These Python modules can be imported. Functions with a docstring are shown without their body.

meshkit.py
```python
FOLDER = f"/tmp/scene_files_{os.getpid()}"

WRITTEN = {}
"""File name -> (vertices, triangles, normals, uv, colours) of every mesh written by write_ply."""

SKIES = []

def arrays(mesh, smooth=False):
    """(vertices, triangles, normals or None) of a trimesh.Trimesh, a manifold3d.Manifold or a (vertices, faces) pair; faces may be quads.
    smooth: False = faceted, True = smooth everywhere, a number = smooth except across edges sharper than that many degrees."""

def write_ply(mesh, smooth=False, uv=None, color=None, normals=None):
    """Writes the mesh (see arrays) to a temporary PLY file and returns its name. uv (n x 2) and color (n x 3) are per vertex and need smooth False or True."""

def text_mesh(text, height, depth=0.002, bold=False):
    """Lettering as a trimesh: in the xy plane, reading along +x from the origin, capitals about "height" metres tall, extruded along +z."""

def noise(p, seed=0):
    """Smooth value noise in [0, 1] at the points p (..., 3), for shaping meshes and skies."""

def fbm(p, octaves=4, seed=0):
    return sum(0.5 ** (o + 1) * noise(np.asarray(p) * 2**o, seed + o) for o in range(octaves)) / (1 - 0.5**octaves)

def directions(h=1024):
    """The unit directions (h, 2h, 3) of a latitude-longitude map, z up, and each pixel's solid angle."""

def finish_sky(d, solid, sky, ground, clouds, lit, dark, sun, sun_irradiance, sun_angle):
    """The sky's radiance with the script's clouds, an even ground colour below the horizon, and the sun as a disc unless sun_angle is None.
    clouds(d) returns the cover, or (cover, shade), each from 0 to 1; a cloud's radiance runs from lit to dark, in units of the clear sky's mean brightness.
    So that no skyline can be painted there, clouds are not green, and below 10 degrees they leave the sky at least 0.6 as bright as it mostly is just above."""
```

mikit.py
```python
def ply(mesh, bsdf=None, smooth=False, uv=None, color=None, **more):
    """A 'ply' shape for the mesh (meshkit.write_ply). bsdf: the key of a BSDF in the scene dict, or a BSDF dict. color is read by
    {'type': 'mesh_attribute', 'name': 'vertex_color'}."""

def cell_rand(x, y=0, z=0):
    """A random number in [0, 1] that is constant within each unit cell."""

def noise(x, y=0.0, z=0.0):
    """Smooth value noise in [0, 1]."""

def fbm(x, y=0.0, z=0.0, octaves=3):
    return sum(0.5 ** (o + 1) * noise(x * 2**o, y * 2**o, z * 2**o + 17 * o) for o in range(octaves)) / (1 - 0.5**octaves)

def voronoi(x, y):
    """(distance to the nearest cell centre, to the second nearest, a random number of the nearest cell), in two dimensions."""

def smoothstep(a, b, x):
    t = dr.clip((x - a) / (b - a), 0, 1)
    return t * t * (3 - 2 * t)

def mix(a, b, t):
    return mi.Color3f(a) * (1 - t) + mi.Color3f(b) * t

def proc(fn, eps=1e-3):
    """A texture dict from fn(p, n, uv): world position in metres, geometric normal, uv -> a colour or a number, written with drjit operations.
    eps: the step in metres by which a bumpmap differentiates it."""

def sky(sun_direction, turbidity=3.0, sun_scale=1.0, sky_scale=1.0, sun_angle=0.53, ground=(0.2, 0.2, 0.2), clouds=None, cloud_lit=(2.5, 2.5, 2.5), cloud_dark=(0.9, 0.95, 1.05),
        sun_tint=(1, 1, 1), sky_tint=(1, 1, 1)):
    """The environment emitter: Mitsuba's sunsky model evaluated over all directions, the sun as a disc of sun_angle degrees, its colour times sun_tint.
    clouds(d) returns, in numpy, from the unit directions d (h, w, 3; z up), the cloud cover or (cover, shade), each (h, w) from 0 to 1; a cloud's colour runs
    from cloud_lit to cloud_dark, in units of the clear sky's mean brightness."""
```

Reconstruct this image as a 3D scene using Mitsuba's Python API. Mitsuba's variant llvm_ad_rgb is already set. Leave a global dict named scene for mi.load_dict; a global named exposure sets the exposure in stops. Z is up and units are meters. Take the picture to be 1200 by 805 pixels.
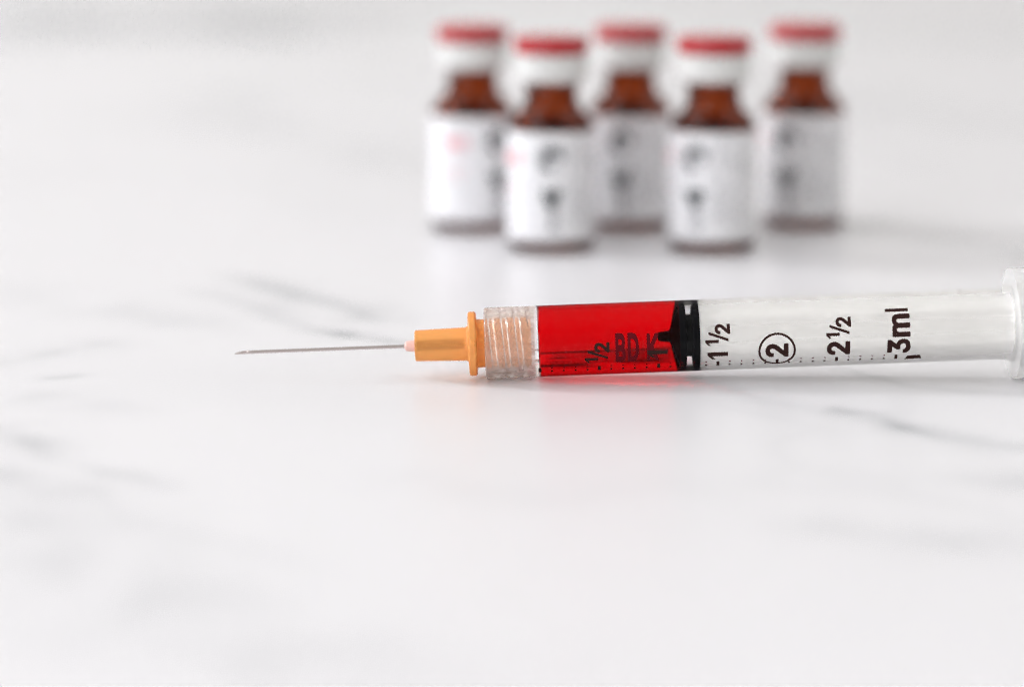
import math, glob
import numpy as np, trimesh, shapely, shapely.affinity
import drjit as dr, mitsuba as mi
import mikit, meshkit
from scipy.interpolate import PchipInterpolator
from shapely.geometry import Polygon, box as sbox

T = mi.ScalarTransform4f
MM = 0.001
scene, labels = {}, {}

# ------------------------------------------------------------------ camera, lamps, exposure
F, PITCH, CAM = 3333.0, math.atan(648.5 / 3333), np.array([0, -0.4052, 0.084])
FWD = np.array([0, math.cos(PITCH), -math.sin(PITCH)])
scene['camera'] = {'type': 'thinlens', 'fov': math.degrees(2 * math.atan(600 / F)), 'fov_axis': 'x', 'near_clip': 0.02, 'far_clip': 20.0,
                   'aperture_radius': 0.0066, 'focus_distance': 0.4085,
                   'to_world': T().look_at(origin=CAM.tolist(), target=(CAM + FWD).tolist(), up=[0, 0, 1])}
exposure = -0.06


def lamp(name, centre, u, v, radiance):
    """A flat lamp: centre, half-edges u and v (it shines along u x v)."""
    c, u, v = (np.asarray(a, float) for a in (centre, u, v))
    m = np.eye(4)
    n = np.cross(u, v)
    m[:3, 0], m[:3, 1], m[:3, 2], m[:3, 3] = u, v, n / np.linalg.norm(n), c
    scene[name] = {'type': 'rectangle', 'to_world': T(m), 'emitter': {'type': 'area', 'radiance': {'type': 'rgb', 'value': list(radiance)}}}


lamp('unseen_left_light', (-1.5, 0.62, 0.75), (0, 0.18, 0), (0, 0, 0.27), (46, 46.4, 47.4))  # out of view, placed to light the vials from the left
labels['unseen_left_light'] = {'label': 'unseen bright upright light left of the table, lights the left of the vials', 'category': 'unseen_light'}
lamp('unseen_front_light', (-1.25, -1.25, 0.85), (-0.5, 0.5, 0), (0, 0, 0.65), (4.7, 4.72, 4.88))  # out of view, placed to brighten the label fronts
labels['unseen_front_light'] = {'label': 'unseen wide white light left of the camera, lights the fronts of the vial labels', 'category': 'unseen_light'}
lamp('unseen_overhead_light', (-1.25, 0.25, 1.70), (0, 1.3, 0), (0.55, 0, 0), (3.25, 3.25, 3.34))  # out of view overhead, placed to light the table top
labels['unseen_overhead_light'] = {'label': 'unseen long overhead light, lights the table top from the left', 'category': 'unseen_light'}
lamp('unseen_right_lamp', (1.35, -0.1, 1.70), (0, 1.2, 0), (0.45, 0, 0), (2.3, 2.28, 2.28))  # out of view, placed to lift the right-hand sides
labels['unseen_right_lamp'] = {'label': 'unseen long soft lamp overhead, lights the right side of the table', 'category': 'lamp'}


# ------------------------------------------------------------------ materials
def rgb(*c):
    return {'type': 'rgb', 'value': list(c)}


def mat(name, d, two=True):
    scene['mat_' + name] = {'type': 'twosided', 'bsdf': d} if two else d
    return 'mat_' + name


def plastic(name, c, alpha=0.12):
    return mat(name, {'type': 'roughplastic', 'diffuse_reflectance': rgb(*c), 'alpha': alpha, 'nonlinear': True})


VEINS = [  # (half width mm, strength, points mm)
    (1.6, .30, [(-52, 72), (-43, 60), (-37.7, 51), (-30.9, 38.6), (-26, 34)]), (1.3, .60, [(-37, 48), (-30.9, 38.4), (-25, 34)]), (1.1, .30, [(-26, 34), (-20, 29), (-13, 22), (-4, 14)]),
    (2.0, .34, [(-45.9, 82), (-36.1, 68.1), (-25.4, 58), (-21.5, 48)]), (1.4, .40, [(-23.5, 53), (-21.6, 47)]), (1.8, .16, [(-22.1, 46.8), (-28, 44), (-36, 46)]),
    (3.0, .14, [(-64, 56), (-53.8, 46.8), (-46, 42.3)]),
    (1.1, .22, [(27.7, -3.1), (33.8, -11.4)]), (1.7, .17, [(33.8, -11.4), (39.3, -17.1), (46, -21.5)]), (1.3, .42, [(46, -21.5), (51.1, -27.0), (54, -34)]), (1.5, .36, [(54, -34), (57, -39), (61.3, -43.4), (69, -47.3)]),
    (0.8, .22, [(48.6, 6.8), (56.2, -6.7)]), (1.1, .22, [(56.2, -6.7), (65.7, -8.5), (75, -10.2)]),
    (2.2, .20, [(-82, 12), (-77, 14), (-72, 18), (-64, 25)]), (1.0, .20, [(-67.7, 0.5), (-64.2, 1.8)]), (2.4, .12, [(-66, -14), (-55, -20)]),
    (2.0, .30, [(-67.6, -34), (-62.0, -43.5), (-59, -49)]), (1.8, .20, [(-59, -49), (-52.9, -56), (-44, -64)]),
    (2.6, .18, [(-67, -58), (-62, -63), (-56, -70)]),
    (6.5, .13, [(-66, -72), (-56, -85), (-47, -106), (-36, -124), (-24, -136), (-10, -148)]),
    (2.6, .15, [(36, -85), (44.7, -90), (51.1, -93), (62, -94.5)]), (2.0, .2, [(59, -62), (68, -60)]),
    (7, .16, [(-84, 395), (-72.5, 340), (-61, 300)]), (6, .15, [(-38, 270), (-29, 252), (-16, 236)]), (13, .85, [(-190, 690), (-150, 640), (-118, 655), (-80, 600)]), (24, .4, [(-230, 560), (-150, 640), (-60, 720)]),
    (4, .2, [(63, 152), (78.9, 136.8), (89, 118), (100, 100)]), (7, .13, [(-75, 424), (-38, 440)]), (3, .07, [(-8.4, -64.3), (8.3, -69)]),
    (9, .14, [(60, 420), (110, 330), (170, 290)]), (12, .2, [(40, 720), (140, 600), (260, 560)]),
]
SEGS = [(w, s, *a, *b) for w, s, pts in VEINS for a, b in zip(pts, pts[1:])]


def marble(p, n, uv):
    x, y = p.x * 1000, p.y * 1000
    wx = x + 6 * (mikit.fbm(x * .06 + 3, y * .045, octaves=3) - .5) + 1.0 * (mikit.noise(x * .3, y * .2, 5) - .5)
    wy = y + 9 * (mikit.fbm(x * .06 + 41, y * .045, 7, octaves=3) - .5) + 1.2 * (mikit.noise(x * .3 + 9, y * .25, 9) - .5)
    tone = mi.Float(0)
    for w, s, ax, ay, bx, by in SEGS:
        dx, dy = bx - ax, by - ay
        t = dr.clip(((wx - ax) * dx + (wy - ay) * dy) / (dx * dx + dy * dy), 0, 1)
        d = dr.sqrt(dr.square(wx - ax - t * dx) + dr.square((wy - ay - t * dy)))
        tone = dr.maximum(tone, s * (.58 * dr.exp(-dr.square(d / (1.45 * w)) * .8) + .45 * dr.exp(-dr.square(d / (w * 3.4)))))
    patch = .3 + 1.4 * mikit.noise(x * .16, y * .12, 2)
    cloud = mikit.smoothstep(.45, .8, mikit.fbm(x * .012 + 5, y * .009 + 2, octaves=4))
    ridge = dr.abs(mikit.fbm(x * .011 + .004 * y, y * .008, 13, octaves=4) - .5)
    faint = dr.exp(-ridge * 60) * mikit.smoothstep(.45, .7, mikit.noise(x * .02, y * .016, 21))
    tone = dr.clip(.74 * tone * patch + .05 * cloud + .07 * faint, 0, .9)
    grain = .985 + .03 * mikit.noise(x * 5, y * 5, 3)
    return grain * mikit.mix((.728, .720, .734), (.15, .17, .185), tone)


mat('marble', {'type': 'roughplastic', 'diffuse_reflectance': mikit.proc(marble), 'alpha': 0.13, 'nonlinear': False})
mat('wall', {'type': 'diffuse', 'reflectance': mikit.proc(lambda p, n, uv: mikit.mix((.74, .73, .70), (.80, .79, .76), mikit.fbm(p.x * 3, p.y * 3, p.z * 3)))})
def milky(name, colour, share, alpha, ior, tint=(1, 1, 1)):
    """Translucent plastic: part of the light is scattered, the rest is refracted."""
    mat(name, {'type': 'blendbsdf', 'weight': share, 'a': {'type': 'roughdielectric' if alpha else 'dielectric', 'int_ior': ior, 'ext_ior': 1.0, 'specular_transmittance': rgb(*tint), **({'alpha': alpha, 'distribution': 'ggx'} if alpha else {})},
               'b': {'type': 'twosided', 'bsdf': {'type': 'diffuse', 'reflectance': rgb(*colour)}}}, False)


mat('back', {'type': 'diffuse', 'reflectance': rgb(.72, .70, .665)})
mat('front_tube', {'type': 'dielectric', 'int_ior': 1.49, 'ext_ior': 1.0, 'specular_reflectance': rgb(.16, .16, .16)}, False)
mat('barrel', {'type': 'dielectric', 'int_ior': 1.49, 'ext_ior': 1.0}, False)
milky('bore', (1.0, .99, .965), .52, .2, 1.49)
milky('flange', (.98, .975, .96), .18, .05, 1.49)
milky('collar_skin', (1.0, .76, .66), .10, 0, 1.49)  # clear plastic; the peach is the hub's glow put into the colour
milky('thread', (1.0, .80, .68), .20, .03, 1.49)  # clear threads, with the orange hub's glow painted in as peach
milky('hub', (1.0, .44, .12), .42, .10, 1.49, (1.0, .74, .42))
mat('liquid', {'type': 'dielectric', 'int_ior': 1.34, 'ext_ior': 1.49, 'specular_transmittance': rgb(.90, .006, .055), 'specular_reflectance': rgb(1, 1, 1)}, False)
mat('rod', {'type': 'diffuse', 'reflectance': rgb(.94, .93, .905)})
mat('rubber', {'type': 'diffuse', 'reflectance': rgb(.010, .010, .012)})
plastic('glue', (.42, .24, .10), .3)
plastic('bead', (.90, .70, .65), .2)
mat('steel', {'type': 'principled', 'base_color': rgb(.56, .50, .48), 'metallic': 1.0, 'roughness': 0.3})
mat('ink', {'type': 'diffuse', 'reflectance': rgb(.035, .018, .016)})
mat('thin_ink', {'type': 'diffuse', 'reflectance': rgb(.11, .008, .012)})
mat('amber', {'type': 'dielectric', 'int_ior': 1.5, 'ext_ior': 1.0, 'specular_transmittance': rgb(.53, .185, .008), 'specular_reflectance': rgb(.42, .42, .42)}, False)
mat('amber_inside', {'type': 'dielectric', 'int_ior': 1.5, 'ext_ior': 1.0, 'specular_reflectance': rgb(.7, .7, .7)}, False)
mat('paper', {'type': 'roughplastic', 'diffuse_reflectance': mikit.proc(lambda p, n, uv: mi.Color3f(.76, .758, .775) * (.97 + .05 * mikit.noise(p.x * 900, p.y * 900, p.z * 900))), 'alpha': 0.25})
plastic('seal', (.80, .80, .79), .15)
plastic('cap', (.60, .010, .024), .15)
plastic('print_dark', (.035, .05, .055), .3)
plastic('print_grey', (.25, .25, .27), .3)
plastic('print_pink', (.86, .60, .63), .3)


# ------------------------------------------------------------------ mesh helpers (all in mm, scaled when written)
def add(key, mesh, bsdf, smooth=False, m=None, **label):
    v, f = (np.asarray(mesh.vertices), np.asarray(mesh.faces)) if hasattr(mesh, 'vertices') else mesh
    v = np.asarray(v, float)
    if m is not None:
        v = v @ m[:3, :3].T + m[:3, 3]
    scene[key] = mikit.ply(trimesh.Trimesh(v * MM, f, process=False), bsdf, smooth=smooth)
    if label:
        labels[key] = label
    return key


def revolve(profile, n=128, rmod=None):
    """Surface of revolution about the x axis of the polyline [(x, r)...]; faces look left of the direction of travel."""
    P = np.asarray(profile, float)
    a = np.arange(n) * 2 * np.pi / n
    X = np.repeat(P[:, :1], n, 1)
    R = np.repeat(P[:, 1:], n, 1)
    if rmod is not None:
        R = rmod(X, R, a[None, :])
    v = np.stack([X, R * np.cos(a), R * np.sin(a)], -1).reshape(-1, 3)
    i, j = np.meshgrid(np.arange(len(P) - 1), np.arange(n), indexing='ij')
    k = (j + 1) % n
    q = np.stack([i * n + j, i * n + k, (i + 1) * n + k, (i + 1) * n + j], -1).reshape(-1, 4)
    f = np.vstack([q[:, [0, 1, 2]], q[:, [0, 2, 3]]])
    m = trimesh.Trimesh(v, f, process=False)
    m.merge_vertices()
    m.update_faces(m.nondegenerate_faces())
    return m


def line(a, b, n):
    return [(a[0] + (b[0] - a[0]) * t, a[1] + (b[1] - a[1]) * t) for t in np.linspace(0, 1, n)]


def arc(c, r, a0, a1, n=8):
    return [(c[0] + r * math.cos(math.radians(t)), c[1] + r * math.sin(math.radians(t))) for t in np.linspace(a0, a1, n)]


def flat(poly, step=0.35):
    """A fine flat triangulation of a shapely polygon: (vertices n x 2, faces)."""
    parts = []
    for g in getattr(poly, 'geoms', [poly]):
        v, f = trimesh.creation.triangulate_polygon(g, engine='earcut')
        parts.append(trimesh.Trimesh(np.c_[v, np.zeros(len(v))], f, process=False))
    m = trimesh.util.concatenate(parts)
    v, f = trimesh.remesh.subdivide_to_size(m.vertices, m.faces, step, max_iter=12)
    return v[:, :2], f


def text_flat(s, h, bold=False, step=0.35):
    """The top face of a lettering mesh, capitals h mm tall: (vertices n x 2, faces)."""
    if s == '1':                              # a plain stroke with a flag
        w = h * (.23 if bold else .15)
        v, f = flat(Polygon([(.42 * h - w, 0), (.42 * h, 0), (.42 * h, h), (.42 * h - w * .75, h), (0, h * .76), (.0, h * .60), (.42 * h - w, h * .76)]), step)
        return v, f
    m = meshkit.text_mesh(s, h, depth=1.0, bold=bold)
    m = m.submesh([np.nonzero(m.face_normals[:, 2] > .5)[0]], append=True)
    poly = shapely.union_all([Polygon(t[:, :2]).buffer(.01) for t in m.triangles]).buffer(h * (.028 if bold else .001)).simplify(.01)
    v, f = flat(poly, step)
    return v - [v[:, 0].min(), 0], f


# ------------------------------------------------------------------ the setting: the table, and unseen surfaces that bounce light
slab = trimesh.creation.box([2400, 2300, 30])
slab.apply_translation([0, 650, -15])
add('marble_table', slab, 'mat_marble', label='white marble table top with soft grey veins', kind='structure')
wall = trimesh.creation.box([6000, 60, 3400])
wall.apply_translation([0, 2300, 900])
add('unseen_back_wall', wall, 'mat_back', label='unseen pale beige wall far behind the table, reflected in the marble', kind='structure')  # out of view, toned for its reflection in the far table

ceil = trimesh.creation.box([6000, 5600, 60])
ceil.apply_translation([0, 0, 2000])
add('unseen_ceiling', ceil, 'mat_wall', label='unseen pale surface overhead, bounces light onto the syringe', kind='structure')  # out of view, placed to bounce light onto needle and barrel
front = trimesh.creation.box([6000, 60, 3400])
front.apply_translation([0, -2300, 900])
add('unseen_front_wall', front, 'mat_wall', label='unseen pale wall behind the camera, bounces light onto the vial labels', kind='structure')  # out of view, placed to bounce light onto the front sides
side = trimesh.creation.box([60, 5200, 3400])
side.apply_translation([2000, 300, 900])
add('unseen_side_wall', side, 'mat_wall', label='unseen pale beige wall to the right of the table, bounces light back', kind='structure')  # out of view, placed to bounce light from the right

# ------------------------------------------------------------------ the syringe
# local frame: x along the barrel from the zero mark (needle at negative x), y away from the camera, z up
TILT = math.atan(0.0385)
R_OUT, R_IN = 5.15, 4.33
K = 8.10                                    # what one mm is in the photograph, in its pixels, used only to read sizes off it
ct, st = math.cos(TILT), math.sin(TILT)
SYR = np.eye(4)
SYR[:3, 0], SYR[:3, 1], SYR[:3, 2] = (ct, 0, st), (0, 1, 0), (-st, 0, ct)
SYR[:3, 3] = (3.97, 0, R_OUT + 7.8 * st + .05)
px = lambda x: (x - 632) / K
pp = lambda x: (x - 632.4) / 8.16         # for the prints on the side nearer the camera
THING = 'syringe'
labels[THING] = {'label': 'clear plastic syringe half filled with bright red liquid, orange needle hub, lying on the marble', 'category': 'syringe'}


def part(key, mesh, bsdf, smooth=30, **label):
    return add(THING + '__' + key, mesh, bsdf, smooth, SYR, **label)


def wrap(vf, s0, phi0, lift=.04, along=False):
    """Flat lettering laid round the barrel. Reads upwards with its foot at x = s0 and starting phi0 degrees below the line of sight, or (along) along the barrel with its foot at phi0."""
    v, f = vf
    if along:
        s, ang = s0 + v[:, 0], phi0 - np.degrees(v[:, 1] / R_OUT)
    else:
        s, ang = s0 - v[:, 1], phi0 - np.degrees(v[:, 0] / R_OUT)
    e = np.radians(11.7 - ang)
    r = R_OUT + lift
    return trimesh.Trimesh(np.stack([s, -r * np.cos(e), r * np.sin(e)], -1), f, process=False)


# barrel: one skin of clear plastic cut where the parts meet; the wetted bore belongs to the liquid
S_STOP = px(796)
END = px(1185)
thread = lambda X, R, a: R - .32 * np.clip(np.cos(2 * np.pi * (X / 1.9) - a * 1.0) * 1.6, 0, 1) * np.clip((X + 7.6) / .4, 0, 1) * np.clip((-1.3 - X) / .4, 0, 1) * (R > 3)
collar_in = [(-8.9, 0), (-8.9, 1.2), (-8.75, 1.5), (-.7, 1.95)] + [(-.7, 2.6), (-.7, 3.9)] + line((-.8, 3.9), (-7.85, 3.9), 110) + [(-7.9, 4.0)]
collar_out = [(-7.9, 4.0), (-7.9, 4.8)] + arc((-7.6, 4.85), .3, 180, 90, 6) + [(-.8, R_OUT), (-.3, R_OUT)]
part('barrel__collar', revolve(collar_in, rmod=thread), 'mat_thread', label='clear ribbed lock collar, coloured peach for the glow of the orange hub')
part('barrel__collar_rim', revolve(collar_out), 'mat_collar_skin')
part('barrel', revolve(line((px(821), R_OUT), (END - 2, R_OUT), 24) + [(END - .8, R_OUT + .12), (END, R_OUT + .5)] + [(END, R_IN)]), 'mat_barrel', label='clear plastic tube with brown measuring scale')
part('barrel__liquid_window', revolve(line((-.3, R_OUT), (px(821), R_OUT), 14)), 'mat_front_tube')
part('barrel__bore', revolve(line((END, R_IN), (px(818.3), R_IN), 24)), 'mat_bore')
part('barrel__stopper_bore', revolve(line((px(812.1), R_IN), (px(802.2), R_IN), 6)), 'mat_front_tube')
# finger flange: a rounded plate with a hole
pl = shapely.affinity.scale(shapely.Point(0, 0).buffer(8.0, 48), 1.1, 1.0).difference(shapely.Point(0, 0).buffer(R_IN, 48))
fl = trimesh.creation.extrude_polygon(pl, 2.2, engine='earcut')
fl.vertices = np.c_[fl.vertices[:, 2] + END + .12, fl.vertices[:, 0], fl.vertices[:, 1]]
fl.fix_normals()
part('barrel__finger_flange', fl, 'mat_flange', label='clear finger flange at the right end of the barrel')

# liquid: dead space closed at both ends
part('liquid', revolve([(-.15, 0), (-.15, 3.9), (0.05, R_IN)] + line((.1, R_IN), (S_STOP + .08, R_IN), 20) + [(S_STOP + .08, 0)]), 'mat_liquid', label='bright red liquid in the front of the barrel')

# plunger: cross rod, thumb rest; stopper with cone, nose and two ribs
def rod_mesh():
    s0, s1 = px(821), 80.0
    bars = []
    for w, h in ((7.4, 1.1), (1.1, 7.4)):
        b = shapely.box(-w / 2, -h / 2, w / 2, h / 2)
        bars.append(b)
    cross = shapely.union_all(bars).buffer(.3).buffer(-.5).buffer(.2)
    m = trimesh.creation.extrude_polygon(cross, s1 - s0, engine='earcut')
    m.vertices = np.c_[m.vertices[:, 2] + s0, m.vertices[:, 0], m.vertices[:, 1]]
    rot = math.radians(38)
    y, z = m.vertices[:, 1].copy(), m.vertices[:, 2].copy()
    m.vertices[:, 1], m.vertices[:, 2] = y * math.cos(rot) - z * math.sin(rot), y * math.sin(rot) + z * math.cos(rot)
    m.fix_normals()
    d = revolve([(s0 - .3, 0), (s0 - .3, 3.9), (s0 + .6, 3.9), (s0 + .6, 0)])
    return trimesh.util.concatenate([m, d])


part('plunger', rod_mesh(), 'mat_rod', label='milky white cross shaped plunger rod inside the barrel')
part('plunger__thumb_rest', revolve([(80.05, 0), (80.05, 6.2)] + arc((80.6, 6.2), .55, 180, 0, 8) + [(81.15, 0)]), 'mat_rod')
xs = S_STOP
stop = [(px(770.5), 0), (px(770.6), .3), (px(772), .48), (px(776), .52), (px(784.5), .62), (px(786), 1.0), (px(789), 2.2), (xs - .3, 3.7), (xs - .12, 4.2), (xs - .06, 4.42)]
stop += [(px(802.5), 4.4), (px(803.2), 4.2), (px(804.3), 2.9), (px(810.2), 2.9), (px(811.2), 4.2), (px(811.8), 4.4), (px(818.7), 4.4), (px(819.2), 4.2), (px(819.2), 0)]
part('plunger__stopper', revolve(stop), 'mat_rubber', label='black rubber stopper with a cone and two ribs behind the red liquid')

# scale
def frac(top, bottom, h=1.95):
    """A small fraction: raised numerator, slash, lowered denominator."""
    out, u = [], 0
    a, b = text_flat(top, h, True), text_flat(bottom, h, True)
    sl = flat(Polygon([(.55, -.1), (.95, -.1), (2.0, 2.75), (1.6, 2.75)]))
    out = [(a[0] + [0, 1.30], a[1]), sl, (b[0] + [1.62, -.25], b[1])]
    return out, 1.62 + np.ptp(b[0][:, 0])


def join(vfs):
    v = np.vstack([x[0] for x in vfs])
    at = np.cumsum([0] + [len(x[0]) for x in vfs])
    return v, np.vstack([x[1] + a for x, a in zip(vfs, at)])


def shift(vf, du, dv=0.0):
    return vf[0] + [du, dv], vf[1]


H = 2.95
one, two, three = text_flat('1', H, True), text_flat('2', H, True), text_flat('3', H, True)
fr = frac('1', '2')[0]
ring = lambda r, w: flat(shapely.Point(0, 0).buffer(r, 40).difference(shapely.Point(0, 0).buffer(r - w, 40)))
num = lambda k: 'barrel__numeral' + ('' if k == 0 else f'_{k:03d}')
part(num(0), wrap(join([shift(x, 0, .05) for x in fr]), pp(711.5), 41), 'mat_ink', False, label='half mark printed over the red liquid')
part(num(1), wrap(shift(one, 0), pp(782), 36), 'mat_ink', False, label='figure one printed beside the stopper nose')
part(num(2), wrap(join([one] + [shift(x, np.ptp(one[0][:, 0]) + 1.05) for x in fr]), pp(852.5), 44), 'mat_ink', False, label='figure one and a half nearest the stopper')
wtwo = np.ptp(two[0][:, 0])
part(num(3), wrap(join([shift(two, -wtwo / 2, -H / 2), ring(2.7, .32)]), pp(910), 31.5), 'mat_ink', False, label='figure two inside a printed ring')
part(num(4), wrap(join([two] + [shift(x, wtwo + .45) for x in fr]), pp(994), 44), 'mat_ink', False, label='figure two and a half printed on the clear barrel')
em = text_flat('m', H * 1.02, True)
w3, wm = np.ptp(three[0][:, 0]), np.ptp(em[0][:, 0])
part(num(5), wrap(join([three, shift(em, w3 + .25), shift(flat(sbox(0, 0, .5, 3.3)), w3 + wm + .6)]), pp(1064.5), 45), 'mat_ink', False, label='figure three with ml, the last of the scale')
part('barrel__end_bar', wrap(flat(Polygon([(0, 0), (2.5, .1), (2.2, 1.0), (.4, .85)])), pp(1060), 62, along=True), 'mat_ink', False, label='short thick bar at the end of the scale')


def tall(s, h, w):
    v, f = text_flat(s, 3.0, True)
    return np.c_[v[:, 0] * w / np.ptp(v[:, 0]), v[:, 1] * h / np.ptp(v[:, 1])], f


part('barrel__lettering', wrap(join([tall('B', 4.4, 1.45), shift(tall('D', 4.4, 1.6), 1.75), shift(tall('K', 4.2, 1.7), 4.5)]), pp(721), 39, along=True), 'mat_thin_ink', False, label='tall narrow letters printed on the red part of the barrel')
for k in range(31):
    major = k % 5 == 0
    half, a0, a1 = (.21, 49, 60) if major else (.14, 55.5, 60)
    s = pp(632 + 13.93 * k)
    L = math.radians(a1 - a0) * R_OUT
    mesh = wrap(flat(sbox(s - half, 0, s + half, L)), 0, a1, along=True)
    part('barrel__tick_mark' + (f'_{k:03d}' if k else ''), mesh, 'mat_ink', False)
    if k and not major:
        part(f'barrel__tick_reflection_{k:03d}', wrap(flat(sbox(s - .12, 0, s + .12, .22)), 0, 50.5, along=True), 'mat_thin_ink', False)  # reflection of the tick in the inner wall, drawn as a faint mark

# needle and hub
hub = [(-18.05, 0), (-18.05, 2.0)] + arc((-17.85, 2.05), .2, 180, 90, 5) + [(-10.7, 2.42), (-10.35, 2.6), (-10.25, 3.0), (-10.25, 4.35)] + arc((-9.95, 4.35), .3, 180, 90, 5) + arc((-9.4, 4.35), .3, 90, 0, 5) + [(-9.1, 3.7), (-9.0, 3.52), (-8.25, 3.48), (-1.4, 3.45), (-1.2, 3.35), (-1.2, 2.3), (-9.0, 2.2), (-9.6, 1.0), (-9.7, 0)]
part('needle_hub', revolve(hub), 'mat_hub', label='translucent orange plastic needle hub with a round flange')
part('needle_hub__glue_core', revolve([(-17.7, 0), (-17.7, .5), (-10.9, .5), (-10.9, 0)], 48), 'mat_glue', label='tan glue core seen through the orange hub')
part('needle_hub__adhesive_bead', revolve([(-19.6, .2), (-19.55, .45)] + arc((-19.2, .45), .3, 150, 90, 4) + [(-18.1, .85), (-18.1, .2)]), 'mat_bead', label='pale pink glue bead where the needle leaves the hub')


def needle_mesh():
    n, ro, ri, s0, s1 = 32, .25, .135, -44.4, -11.2
    a = np.arange(n) * 2 * np.pi / n
    ring_at = lambda s, r, bev: np.stack([s + (bev * (1.15 + (r * (np.sin(a) * .75 - np.cos(a) * .66)) / .23)), r * np.cos(a), r * np.sin(a)], -1)
    rings = [ring_at(s1, ri, 0), ring_at(s0 + 3, ri, 0), ring_at(s0, ri, 1.0), ring_at(s0, ro, 1.0), ring_at(s0 + 3, ro, 0), ring_at(s1, ro, 0)]
    v = np.vstack(rings)
    i, j = np.meshgrid(np.arange(5), np.arange(n), indexing='ij')
    k = (j + 1) % n
    q = np.stack([i * n + j, i * n + k, (i + 1) * n + k, (i + 1) * n + j], -1).reshape(-1, 4)
    m = trimesh.Trimesh(v, np.vstack([q[:, [0, 1, 2]], q[:, [0, 2, 3]]]), process=False)
    return m


part('needle_hub__needle', needle_mesh(), 'mat_steel', 25, label='thin steel needle with a slanted tip pointing left')


# ------------------------------------------------------------------ the vials
def upright(mesh):
    """From the x axis to the z axis."""
    v = np.asarray(mesh.vertices)
    return trimesh.Trimesh(np.c_[v[:, 1], v[:, 2], v[:, 0]], mesh.faces, process=False)


def bent(pts, n):
    """A smooth profile through the points."""
    p = np.asarray(pts, float)
    t = np.r_[0, np.cumsum(np.hypot(*np.diff(p, axis=0).T))]
    q = np.linspace(0, t[-1], n)
    return [tuple(v) for v in np.c_[PchipInterpolator(t, p[:, 0])(q), PchipInterpolator(t, p[:, 1])(q)]]


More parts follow.
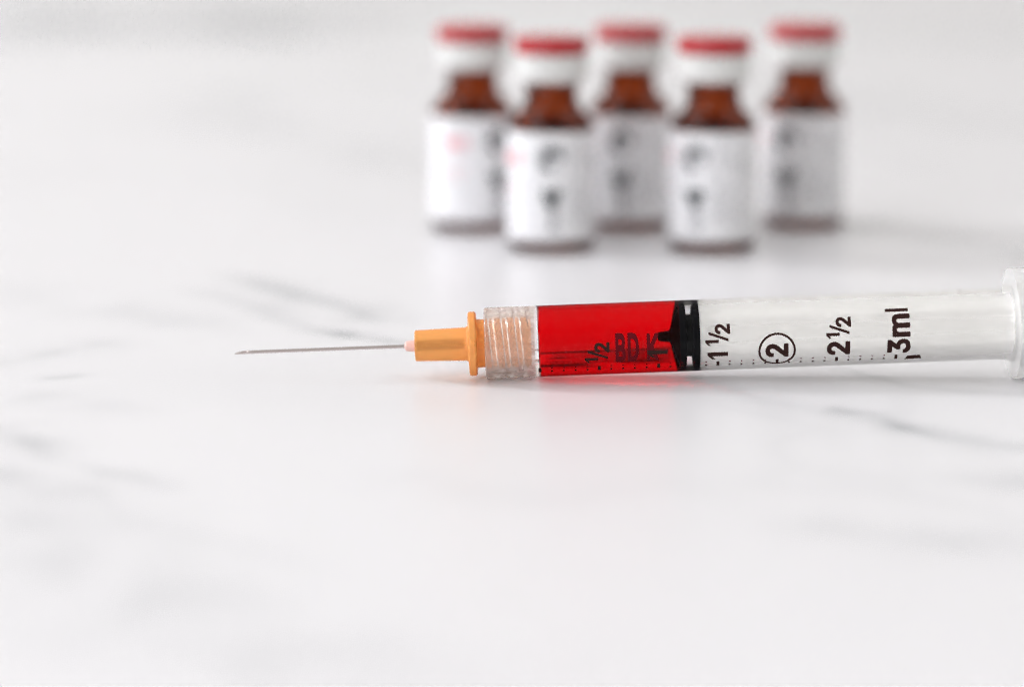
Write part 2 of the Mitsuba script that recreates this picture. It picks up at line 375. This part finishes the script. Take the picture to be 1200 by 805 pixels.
glass = [(0.35, 0), (0.3, 4.5), (0.0, 6.2)] + arc((1.0, 7.0), 1.0, 180, 90, 7) + line((1.2, 8.0), (22.3, 8.0), 6) + bent([(22.4, 8.0), (23.1, 7.92), (23.8, 7.65), (24.4, 7.25), (24.9, 6.8), (25.4, 6.25), (25.9, 5.75), (26.5, 5.3), (27.2, 5.0), (28.2, 4.82), (29.2, 4.78), (30.2, 4.85), (31.2, 5.1)], 60)
glass += [(31.9, 6.2), (34.8, 6.2), (34.8, 0)]
hollow = [(30.4, 0), (30.3, 3.0)] + bent([(30.2, 3.3), (28.4, 3.4), (27.3, 3.7), (26.5, 4.2), (25.7, 4.9), (25.0, 5.5), (24.0, 6.2), (23.0, 6.75), (22.0, 6.95)], 40) + [(3.0, 6.95), (2.0, 6.4), (1.6, 5.0), (1.5, 0)]
G_hollow = upright(revolve(hollow, 96))
G_glass = upright(revolve(glass, 96))
G_label = upright(revolve([(2.3, 8.1), (2.3, 8.2), (22.3, 8.2), (22.3, 8.1)], 96))
G_seal = upright(revolve([(31.4, 4.5), (31.3, 6.3)] + arc((31.7, 6.35), .35, 250, 130, 5)[::-1][:0] + [(31.5, 6.55), (34.9, 6.65), (36.1, 6.6), (36.3, 6.3), (36.3, 0)], 96))
G_cap = upright(revolve([(36.4, 0), (36.4, 6.4)] + arc((36.9, 6.45), .5, 270, 270, 1) + [(36.6, 6.85), (38.6, 6.9), (39.1, 6.7), (39.3, 6.3), (39.35, 0)], 96))


def on_label(vf, lift=.06):
    """Flat (mm round the label, mm up) -> the label's front; 0 faces the camera side, positive to the right."""
    v, f = vf
    a, r = v[:, 0] / 8.2, 8.2 + lift
    return trimesh.Trimesh(np.stack([r * np.sin(a), -r * np.cos(a), v[:, 1]], -1), f, process=False)


rng = np.random.default_rng(4)
curl = shapely.Point(0, 17.6).buffer(2.4, 16).difference(shapely.Point(.3, 17.2).buffer(1.1, 16)).difference(sbox(.4, 14, 3, 17.2))
drop = Polygon([(-1.6, 11.5), (1.6, 11.7), (1.2, 9.9), (.4, 8.8), (-.4, 8.7), (-1.1, 9.9)]).buffer(.3)
tail = shapely.union_all([sbox(-.6 + .25 * (i % 2), 8.2 - i * .85, .85 + .25 * (i % 3), 8.75 - i * .85) for i in range(6)])
P_dark = on_label(join([flat(curl), flat(drop)]))
P_tail = on_label(flat(tail))
cols = []
for u in np.arange(3.4, 10.4, .75):       # columns of small sideways print
    z = 4.0
    while z < 20:
        w = rng.uniform(.5, 1.9)
        if rng.random() < .5:
            cols.append(sbox(u, z, u + .22, min(z + w, 20.6)))
        z += w + .35
P_small = on_label(flat(shapely.union_all(cols), 1.0))
P_pink = on_label(join([flat(sbox(-11.0, 16.2, -6.2, 18.6)), flat(sbox(-10.8, 12.1, -6.4, 12.5)), flat(sbox(-10.8, 10.6, -7.5, 10.9))]))

VIALS = [  # x, y, degrees the label is turned, label
    (7.3, 120.2, 0, 'red capped amber vial, left of the two in front, dark print down its label centre'),
    (37.3, 120.2, -27, 'red capped amber vial, right of the two in front, dark print left on label'),
    (-7.6, 145.0, 37, 'red capped amber vial at the far left of the back row, partly hidden'),
    (23.0, 146.0, -14, 'red capped amber vial of the back row, seen between the two front vials'),
    (57.0, 149.0, -28, 'red capped amber vial at the far right, beside the empty table'),
]
for i, (x, y, a, text) in enumerate(VIALS):
    key = 'medicine_vial' + (f'_{i:03d}' if i else '')
    labels[key] = {'label': text, 'category': 'vial', 'group': 'red capped vials standing behind the syringe'}
    m = np.eye(4)
    c, s = math.cos(math.radians(a)), math.sin(math.radians(a))
    m[:2, :2] = [[c, -s], [s, c]]
    m[:3, 3] = (x, y, .05)
    add(key + '__bottle', G_glass, 'mat_amber', 30, m)
    add(key + '__bottle__hollow', G_hollow, 'mat_amber_inside', 30, m)
    add(key + '__label', G_label, 'mat_paper', 30, m)
    add(key + '__label__emblem', P_dark, 'mat_print_dark', False, m)
    add(key + '__label__vertical_print', P_tail, 'mat_print_grey', False, m)
    add(key + '__label__small_print', P_small, 'mat_print_grey', False, m)
    add(key + '__label__pink_band', P_pink, 'mat_print_pink', False, m)
    add(key + '__seal', G_seal, 'mat_seal', 30, m)
    add(key + '__flip_cap', G_cap, 'mat_cap', 30, m)
